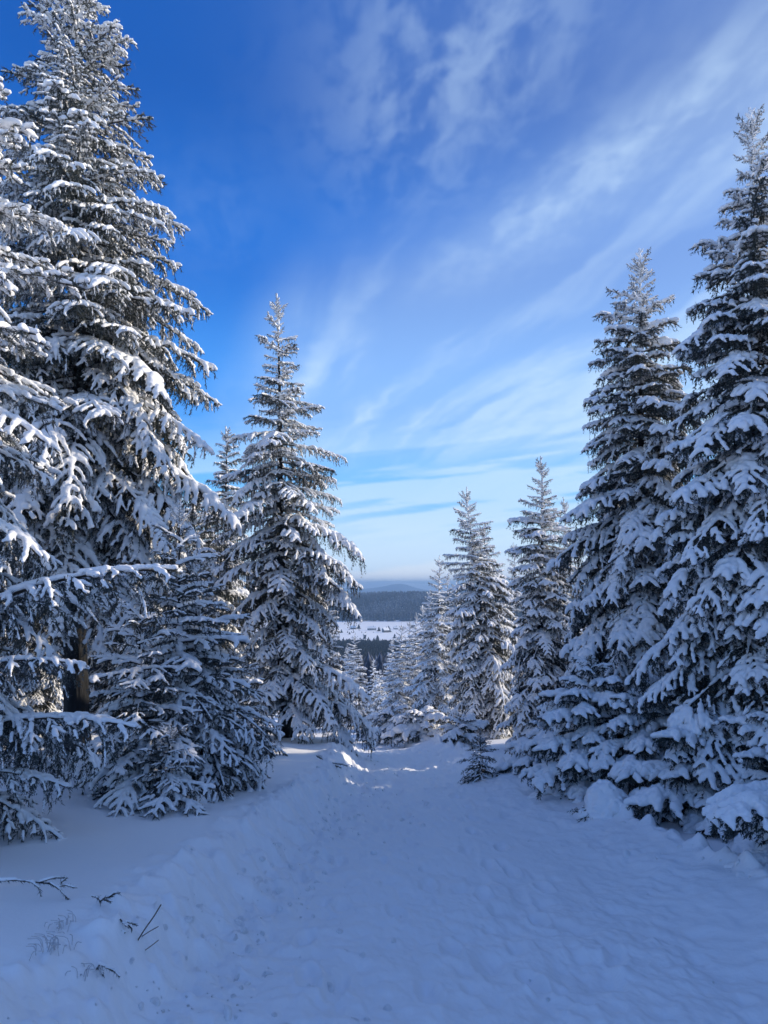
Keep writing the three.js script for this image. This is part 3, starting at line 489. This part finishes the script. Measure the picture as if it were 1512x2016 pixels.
// low snow-laden bushes at the foot of the right row
function bush(seed, u, v, d, vTop, w, n, label, extra) {
  const b = stand(u, v, d), t = at(u, vTop, d); t.x += .1;
  return spruce({ seed, name: 'snowy_bush', category: 'bush', base: b, top: t, r: .02, w, e: .45, from: .08, n, kind: 'bush', leader: 'bush', pitch: [[0, -.1], [.5, .15], [1, .6]], label, extra });
}
bush(81, 1075, 1500, 10.4, 1410, .68, 24, 'low bush left of the bushes on the right, below the spiky topped spruce');
bush(82, 1150, 1530, 8.9, 1310, .80, 38, 'tall bush of lumpy snow below the second tallest spruce');
bush(83, 1262, 1530, 8.5, 1345, .78, 36, 'bush right of the tallest bush, behind the white snow mound');
bush(84, 1375, 1560, 7.7, 1400, .74, 32, 'wide bush right of the snow mound, a thick cap of snow on it', [{ kind: 'bush', from: at(1400, 1470, 7.5), to: at(1310, 1500, 7.2), lift: .5 }]);
bush(85, 1515, 1580, 6.9, 1390, .66, 26, 'bush cut by the right edge, below the tallest spruce');
bush(86, 1540, 1650, 5.7, 1520, .55, 16, 'lowest bush at the right edge, one bough reaching out over smooth snow', [{ kind: 'bush', from: at(1540, 1560, 5.8), to: at(1398, 1605, 5.6), lift: .15 }, { kind: 'bush', from: at(1560, 1590, 5.6), to: at(1430, 1640, 5.3), lift: .3 }]);
bush(87, 830, 1470, 17, 1405, .8, 16, 'snowy bush where the right row begins, beyond the tiny bare sapling');
bush(88, 900, 1475, 15.5, 1420, .75, 16, 'snowy bush at the foot of the spruce with the leaning top');
bush(89, 765, 1470, 18.5, 1400, .8, 16, 'leftmost snowy bush of the right row, at the crest of the path');
// the point where the line of sight through (u, v) meets the ground, searched from distance d0 on
function hit(u, v, d0 = 1.5, d1 = 3000) { let d = d0; while (d < d1) { const p = at(u, v, d); if (p.y <= ground(p.x, p.z)) break; d *= 1.004; } const p = at(u, v, d); p.y = ground(p.x, p.z); return p; }

{
  const R = rng(71), geo = new THREE.IcosahedronGeometry(1, 2), p = geo.attributes.position;
  for (let i = 0; i < p.count; i++) { const v = V(p.getX(i), p.getY(i), p.getZ(i)), k = .72 + .55 * n3(v.x * 1.4 + 5, v.y * 1.4 + 3, v.z * 1.4); p.setXYZ(i, v.x * k, v.y * k * .8, v.z * k); }
  geo.computeVertexNormals();
  const n = 950, im = new THREE.InstancedMesh(geo, pathSnow, n), m = new THREE.Matrix4(), q = new THREE.Quaternion();
  for (let i = 0; i < n; i++) {
    const d = 2.2 + 11 * R() ** 1.4, w = R(), x = w < .62 ? leftEdge(d) + (R() - .35) * (R() < .7 ? .6 : 1.6) : w < .9 ? rightEdge(d) + (R() - .5) * .32 : lerp(leftEdge(d), rightEdge(d), R()), r = .005 + .026 * R() ** 3.5;
    q.setFromAxisAngle(V(R() - .5, R() - .5, R() - .5).normalize(), R() * 6.28); m.compose(V(x, ground(x, -d) + r * .1, -d), q, V(r * (.8 + .5 * R()), r * .8, r * (.8 + .5 * R()))); im.setMatrixAt(i, m);
  }
  im.name = 'snow_crumbs'; im.userData = { kind: 'stuff', label: 'crumbs of snow broken off along both rims of the path', category: 'snow' }; scene.add(im); shade(im);
}
// a little sapling almost free of snow, and a mound of snow that buries another
{
  const b = hit(945, 1536);
  const t = spruce({ seed: 91, name: 'bare_sapling', category: 'sapling', base: b.clone().setY(b.y - .03), top: at(946, 1460, -b.z), r: .008, w: .24, e: .8, from: .05, n: 30, kind: 'bare', leader: 'bare', label: 'tiny dark green sapling standing alone at the right rim of the path' });
}
{
  const b = hit(1200, 1592), t = thing('buried_sapling', 'sapling buried under a rounded white mound of snow at the right rim of the path', 'sapling', [b.x, b.y - .04, b.z]);
  const S = Math.abs(b.z) / 1456, c = (x0, y0, z0, x1, y1, z1, r) => ({ a: V(x0 * S, y0 * S, z0 * S), b: V(x1 * S, y1 * S, z1 * S), r0: r * S, r1: r * S });
  const g = fuse([c(-10, 40, 0, -3, 30, -4, 22), c(-8, 16, 0, 2, 0, -6, 34), c(-28, 8, 8, -26, -6, 6, 17), c(13, 34, 4, 30, 16, 2, 12), c(28, 18, -8, 36, 2, -6, 11), c(6, 14, 20, 6, -6, 24, 18), c(-16, 26, -16, -10, 8, -22, 20), c(-50, -6, 10, -30, -4, 18, 11), c(-34, -5, 26, 10, -6, 36, 11), c(-22, 34, 8, -14, 22, 14, 11), c(20, 4, 14, 26, -6, 16, 9), c(40, -6, 8, 52, -7, 2, 8)], .011, .04, .07, .10, 1.1);
  part('snow_cap', g, boughSnow, t);
  const R = rng(5);
  for (const [a, p, x, y] of [[.2, -.5, 22, 24], [-.6, -.3, 20, 16], [.7, -.7, 18, 30], [-.1, -.9, 26, 22], [3.4, -.5, -24, 10], [2.8, -.2, -26, 8], [-1.2, -.4, 6, 12]]) hang(t, 'bare', V(x * S, y * S, 8 * S), a, p, .21 + .06 * R(), R);
  for (const [a, p, x, y] of [[-.3, -.6, 24, 20], [.3, -.9, 22, 16], [-1.0, -.8, 18, 14], [3.5, -.7, -26, 12]]) hang(t, 'young', V(x * S, y * S, 10 * S), a, p, .26, R);
  shade(t);
}

// what sticks out of the left bank: needle-clad twigs, dry stems, frosted grass
function twig(name, label, category, base, lines, o) {
  const t = thing(name, label, category, [base.x, base.y, base.z]), R = rng(o.seed);
  const tw = lines.map((l) => ({ lvl: o.lvl ?? 1, pts: l.map((p) => V(...p)) }));
  const { g, s } = dress(tw, { L: .5, snow: .28, frost: .42, cell: .005, miss: 0, needle: .014, needleGap: .0016, ...o }, R);
  part('twig', g, needleMat, t); part('snow', s, boughSnow, t); return shade(t);
}
{
  const px = (u, v, d) => { const p = at(u, v, d); return p; };
  const rel = (b, d, lines) => lines.map((l) => l.map(([u, v, k = 0]) => { const p = at(u, v, d + k); return [p.x - b.x, p.y - b.y, p.z - b.z]; }));
  let b = hit(60, 1775), d = -b.z;
  twig('fallen_branch', 'forked needle covered branch lying on the snow at the lower left edge', 'branch', b, rel(b, d, [[[-30, 1736], [30, 1733], [62, 1737], [76, 1748], [80, 1764]], [[62, 1737], [100, 1740], [118, 1752], [128, 1764], [138, 1777]], [[112, 1746], [130, 1743], [148, 1748]], [[80, 1736], [104, 1729], [128, 1728, .04]], [[116, 1748], [122, 1736], [131, 1729]]]), { seed: 3, lvl: 1 });
  b = hit(205, 1785); d = -b.z;
  twig('twig_end', 'short twig ends poking from the snow right of the forked branch', 'twig', b, rel(b, d, [[[180, 1764], [192, 1768], [198, 1778]], [[196, 1776], [206, 1768], [220, 1766]], [[214, 1767], [226, 1759], [236, 1758]], [[204, 1772], [212, 1774], [218, 1776]]]), { seed: 4 });
  b = hit(245, 1840); d = -b.z;
  twig('twig_end', 'stubby twig tuft beside the thin dry stem', 'twig', b, rel(b, d, [[[226, 1818], [234, 1826], [246, 1836]], [[236, 1810], [242, 1818], [252, 1826]], [[250, 1815], [258, 1818], [270, 1822]], [[252, 1822], [258, 1828], [260, 1832]], [[246, 1836], [240, 1840], [232, 1834]]]), { seed: 5 });
  b = hit(205, 1925); d = -b.z;
  twig('twig_end', 'three fingered twig poking from the snow, lowest on the left', 'twig', b, rel(b, d, [[[196, 1898], [210, 1906], [224, 1912], [236, 1924]], [[196, 1898], [200, 1912], [203, 1926]], [[196, 1900], [188, 1912], [184, 1922]]]), { seed: 6 });
  const stem = (name, label, lines, r) => { const f = hit(lines[0][0][0], lines[0][0][1]), t = thing(name, label, 'stem', [f.x, f.y, f.z]); lines.forEach((l) => { const c = new THREE.CatmullRomCurve3(l.map(([u, v, k = 0]) => at(u, v, -f.z + k).sub(f))); part('stalk', new THREE.TubeGeometry(c, 12, r, 5), dryStem, t); }); return shade(t); };
  stem('dry_stem', 'longest dark dry stem leaning right out of the left bank', [[[271, 1852], [286, 1828], [303, 1804], [317, 1781]]], .0032);
  stem('dry_stem', 'short thin dry stem low beside the longest one', [[[276, 1846], [294, 1834], [312, 1824]]], .0022);
  stem('dry_stem', 'pale short stem below the longest dry stem', [[[284, 1872], [298, 1862], [312, 1851]]], .0022);
  const R = rng(44);
  const tuft = (u, v, n, label) => { const f = hit(u, v), t = thing('frosted_grass', label, 'grass tuft', [f.x, f.y, f.z]); const gs = []; for (let i = 0; i < n; i++) { const a = R() * 6.28, r = R() * .10, x = Math.cos(a) * r, z = Math.sin(a) * r, h = .02 + R() * .05, l = (R() - .5) * .12; gs.push(new THREE.TubeGeometry(new THREE.CatmullRomCurve3([V(x, -.01, z), V(x + l * .3, h * .7, z), V(x + l, h, z + .02)]), 6, .0022, 4)); } part('blades', mergeGeometries(gs), frostBlade, t); return shade(t); };
  tuft(100, 1870, 26, 'frosted grass showing through the snow at the lower left'); tuft(120, 1830, 18, 'upper tuft of frosted grass below the forked branch'); tuft(165, 1925, 12, 'faint frosted grass left of the lowest twig');
  // scraps of twig at the far end of the left bank
  b = hit(650, 1500); d = -b.z;
  twig('twig_end', 'small dark twigs on the bank below the sweeping bough', 'twig', b, rel(b, d, [[[622, 1488], [634, 1494], [640, 1500]], [[650, 1502], [668, 1504], [684, 1508]], [[655, 1506], [672, 1512]]]), { seed: 8, needle: .03, needleGap: .003, cell: .012 });
}

// ------------------------------------------------------------------ the valley: woods, snowfield, houses, wooded ridge
{
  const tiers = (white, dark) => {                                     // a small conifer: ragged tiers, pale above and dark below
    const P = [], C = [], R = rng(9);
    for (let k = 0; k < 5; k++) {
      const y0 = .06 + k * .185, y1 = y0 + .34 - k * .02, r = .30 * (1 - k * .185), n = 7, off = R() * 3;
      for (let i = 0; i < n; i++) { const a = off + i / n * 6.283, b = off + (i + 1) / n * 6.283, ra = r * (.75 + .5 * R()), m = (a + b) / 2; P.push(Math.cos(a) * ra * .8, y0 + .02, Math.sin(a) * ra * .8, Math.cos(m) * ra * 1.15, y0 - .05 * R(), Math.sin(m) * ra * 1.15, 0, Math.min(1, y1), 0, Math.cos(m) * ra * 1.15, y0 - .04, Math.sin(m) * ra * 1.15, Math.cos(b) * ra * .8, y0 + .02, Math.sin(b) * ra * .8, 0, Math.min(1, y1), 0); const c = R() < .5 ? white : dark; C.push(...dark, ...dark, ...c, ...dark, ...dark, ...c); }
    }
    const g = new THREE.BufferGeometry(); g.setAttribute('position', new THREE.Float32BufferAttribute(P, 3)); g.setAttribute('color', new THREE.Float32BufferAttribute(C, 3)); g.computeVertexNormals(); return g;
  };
  const woodMat = new THREE.MeshStandardMaterial({ name: 'distant_needles', vertexColors: true, roughness: 1, side: THREE.DoubleSide });
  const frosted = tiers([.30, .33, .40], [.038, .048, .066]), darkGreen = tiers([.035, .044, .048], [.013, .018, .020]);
  const wood = (name, label, geo, n, seed, place, tint) => {
    const R = rng(seed), im = new THREE.InstancedMesh(geo, woodMat, n), m = new THREE.Matrix4(), q = new THREE.Quaternion(), c = new THREE.Color(); let k = 0, tries = 0;
    while (k < n && tries++ < n * 12) { const p = place(R); if (!p) continue; const [x, z, h] = p; q.setFromAxisAngle(UP, R() * 6.28); m.compose(V(x, ground(x, z) - .2, z), q, V(h * (.85 + .4 * R()), h, h * (.85 + .4 * R()))); im.setMatrixAt(k, m); const t = tint(x, z, R); im.setColorAt(k, c.setRGB(t, t * 1.0, t * 1.03)); k++; }
    im.count = k; im.name = name; im.userData = { kind: 'stuff', label, category: 'forest' }; scene.add(im); return shade(im);
  };
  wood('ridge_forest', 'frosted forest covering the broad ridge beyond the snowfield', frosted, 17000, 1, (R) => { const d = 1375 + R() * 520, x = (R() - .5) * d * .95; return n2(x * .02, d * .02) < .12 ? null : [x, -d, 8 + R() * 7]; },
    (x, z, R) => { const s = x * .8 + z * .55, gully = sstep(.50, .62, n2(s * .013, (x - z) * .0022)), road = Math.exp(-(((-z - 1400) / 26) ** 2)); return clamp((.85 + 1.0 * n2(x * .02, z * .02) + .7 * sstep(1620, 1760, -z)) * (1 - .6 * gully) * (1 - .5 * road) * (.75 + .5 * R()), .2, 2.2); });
  wood('dark_forest', 'dark bare forest on the near spur below the snowfield', darkGreen, 20000, 2, (R) => { const d = 470 + R() * 390, x = (R() - .5) * d * .95; const edge = 842 - x * .5 + (n2(x * .03, 4) - .5) * 40; return d > edge ? null : [x, -d, 5 + R() * 2.6]; }, (x, z, R) => .6 + .8 * n2(x * .015, z * .03) + .3 * R());
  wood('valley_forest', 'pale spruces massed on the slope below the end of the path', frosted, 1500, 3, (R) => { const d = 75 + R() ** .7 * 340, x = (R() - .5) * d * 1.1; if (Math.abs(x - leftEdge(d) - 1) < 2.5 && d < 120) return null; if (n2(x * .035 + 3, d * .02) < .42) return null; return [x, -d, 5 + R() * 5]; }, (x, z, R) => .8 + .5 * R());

  // houses and trees of the hamlet on the snowfield
  const wallA = new THREE.MeshStandardMaterial({ name: 'house_wall', color: new THREE.Color().setRGB(.16, .14, .13), roughness: .9 }), wallB = new THREE.MeshStandardMaterial({ name: 'pale_wall', color: new THREE.Color().setRGB(.34, .33, .33), roughness: .9 });
  const paneMat = new THREE.MeshStandardMaterial({ name: 'dark_pane', color: new THREE.Color().setRGB(.03, .035, .045), roughness: .3 });
  const house = (u, v, w, h, dep, rise, turn, mat, label) => {
    const p = hit(u, v, 850, 1360), k = -p.z / 1456, W = w * k, H = h * k, D = dep * k, rs = rise * k, t = thing('house', label, 'house', [p.x, p.y - .3, p.z], 'houses of the hamlet on the snowfield'); t.rotation.y = turn;
    const gable = new THREE.Shape([[-D / 2, 0], [D / 2, 0], [D / 2, H], [0, H + rs], [-D / 2, H]].map((a) => new THREE.Vector2(...a)));
    const wg = new THREE.ExtrudeGeometry(gable, { depth: W, bevelEnabled: false }); wg.rotateY(Math.PI / 2); wg.translate(-W / 2, 0, 0); part('wall', wg, mat, t);
    const sl = Math.hypot(D / 2 + .5, rs * (1 + 1 / D)), an = Math.atan2(rs, D / 2);
    for (const sgn of [-1, 1]) { const g = new THREE.BoxGeometry(W + 1, .45, sl); g.translate(0, 0, sgn * sl / 2); g.rotateX(sgn * an); g.translate(0, H + rs + .3, 0); part('roof', g, groundSnow, t); }
    const n = Math.max(2, Math.round(W / 4)); for (let i = 0; i < n; i++) { const g = new THREE.BoxGeometry(1.1, 1.3, .12); g.translate(-W / 2 + (i + .5) * W / n, H * .55, D / 2 + .03); part('window', g, paneMat, t); }
    const ch = new THREE.BoxGeometry(.9, 1.8, .9); ch.translate(W * .2, H + rs + .6, 0); part('chimney', ch, mat, t);
    return shade(t);
  };
  house(732, 1241, 17, 4.5, 8, 2.6, .05, wallB, 'long pale house in the middle of the snowfield');
  house(759, 1245, 11, 5, 9, 4.5, .5, wallA, 'gabled dark house right of the long pale one');
  house(696, 1239, 11, 3.5, 7, 2.6, -.2, wallA, 'small house left of the long pale one');
  house(779, 1239, 8, 3, 6, 2.4, .2, wallB, 'pale low house at the back right of the snowfield');
  house(812, 1236, 9, 6, 8, 3, .1, wallA, 'dark tall house at the right end of the snowfield');
  house(718, 1252, 5, 3, 5, 2.4, .4, wallB, 'smallest house, at the lower edge of the snowfield');
  wood('hedgerow', 'scattered dark hedges and bushes across the snowfield', darkGreen, 420, 4, (R) => { const d = 870 + R() * 480, x = (R() - .5) * d * .8; return n2(x * .012 + d * .004, d * .035) < .68 ? null : [x, -d, 1.5 + R() * 2.5]; }, (x, z, R) => 1.2 + R());
  const R = rng(31), barkFar = new THREE.MeshStandardMaterial({ name: 'far_bark', color: new THREE.Color().setRGB(.06, .05, .045), roughness: 1 });
  const lone = [[706, 1238, 9, 'lone dark tree left of the long pale house'], [746, 1243, 9, 'dark tree between the long pale house and the gabled house'], [765, 1245, 13, 'tall dark tree against the gabled house'], [743, 1259, 9, 'dark tree at the lower edge of the snowfield, above the dark wood'], [718, 1258, 8, 'bushy tree beside the smallest house'], [790, 1240, 8, 'dark tree near the pale low house'], [777, 1257, 9, 'dark tree on the snowfield above the pale spruce tips'], [672, 1246, 7, 'leftmost dark tree on the snowfield'], [688, 1249, 5, 'small tree below the small house']];
  lone.forEach(([u, v, h, label]) => { const p = hit(u, v, 850, 1360), k = -p.z / 1456, t = thing('far_tree', label, 'tree', [p.x, p.y, p.z], 'trees scattered on the snowfield'); const c = part('crown', darkGreen, woodMat, t); c.scale.set(h * k * 1.5, h * k, h * k * 1.5); part('trunk', new THREE.CylinderGeometry(.2, .3, h * k * .4, 6).translate(0, h * k * .2, 0), barkFar, t); shade(t); });
}
console.log('meshes', (() => { let n = 0; scene.traverse((o) => n += o.isMesh ? 1 : 0); return n; })());
renderer.render(scene, camera);
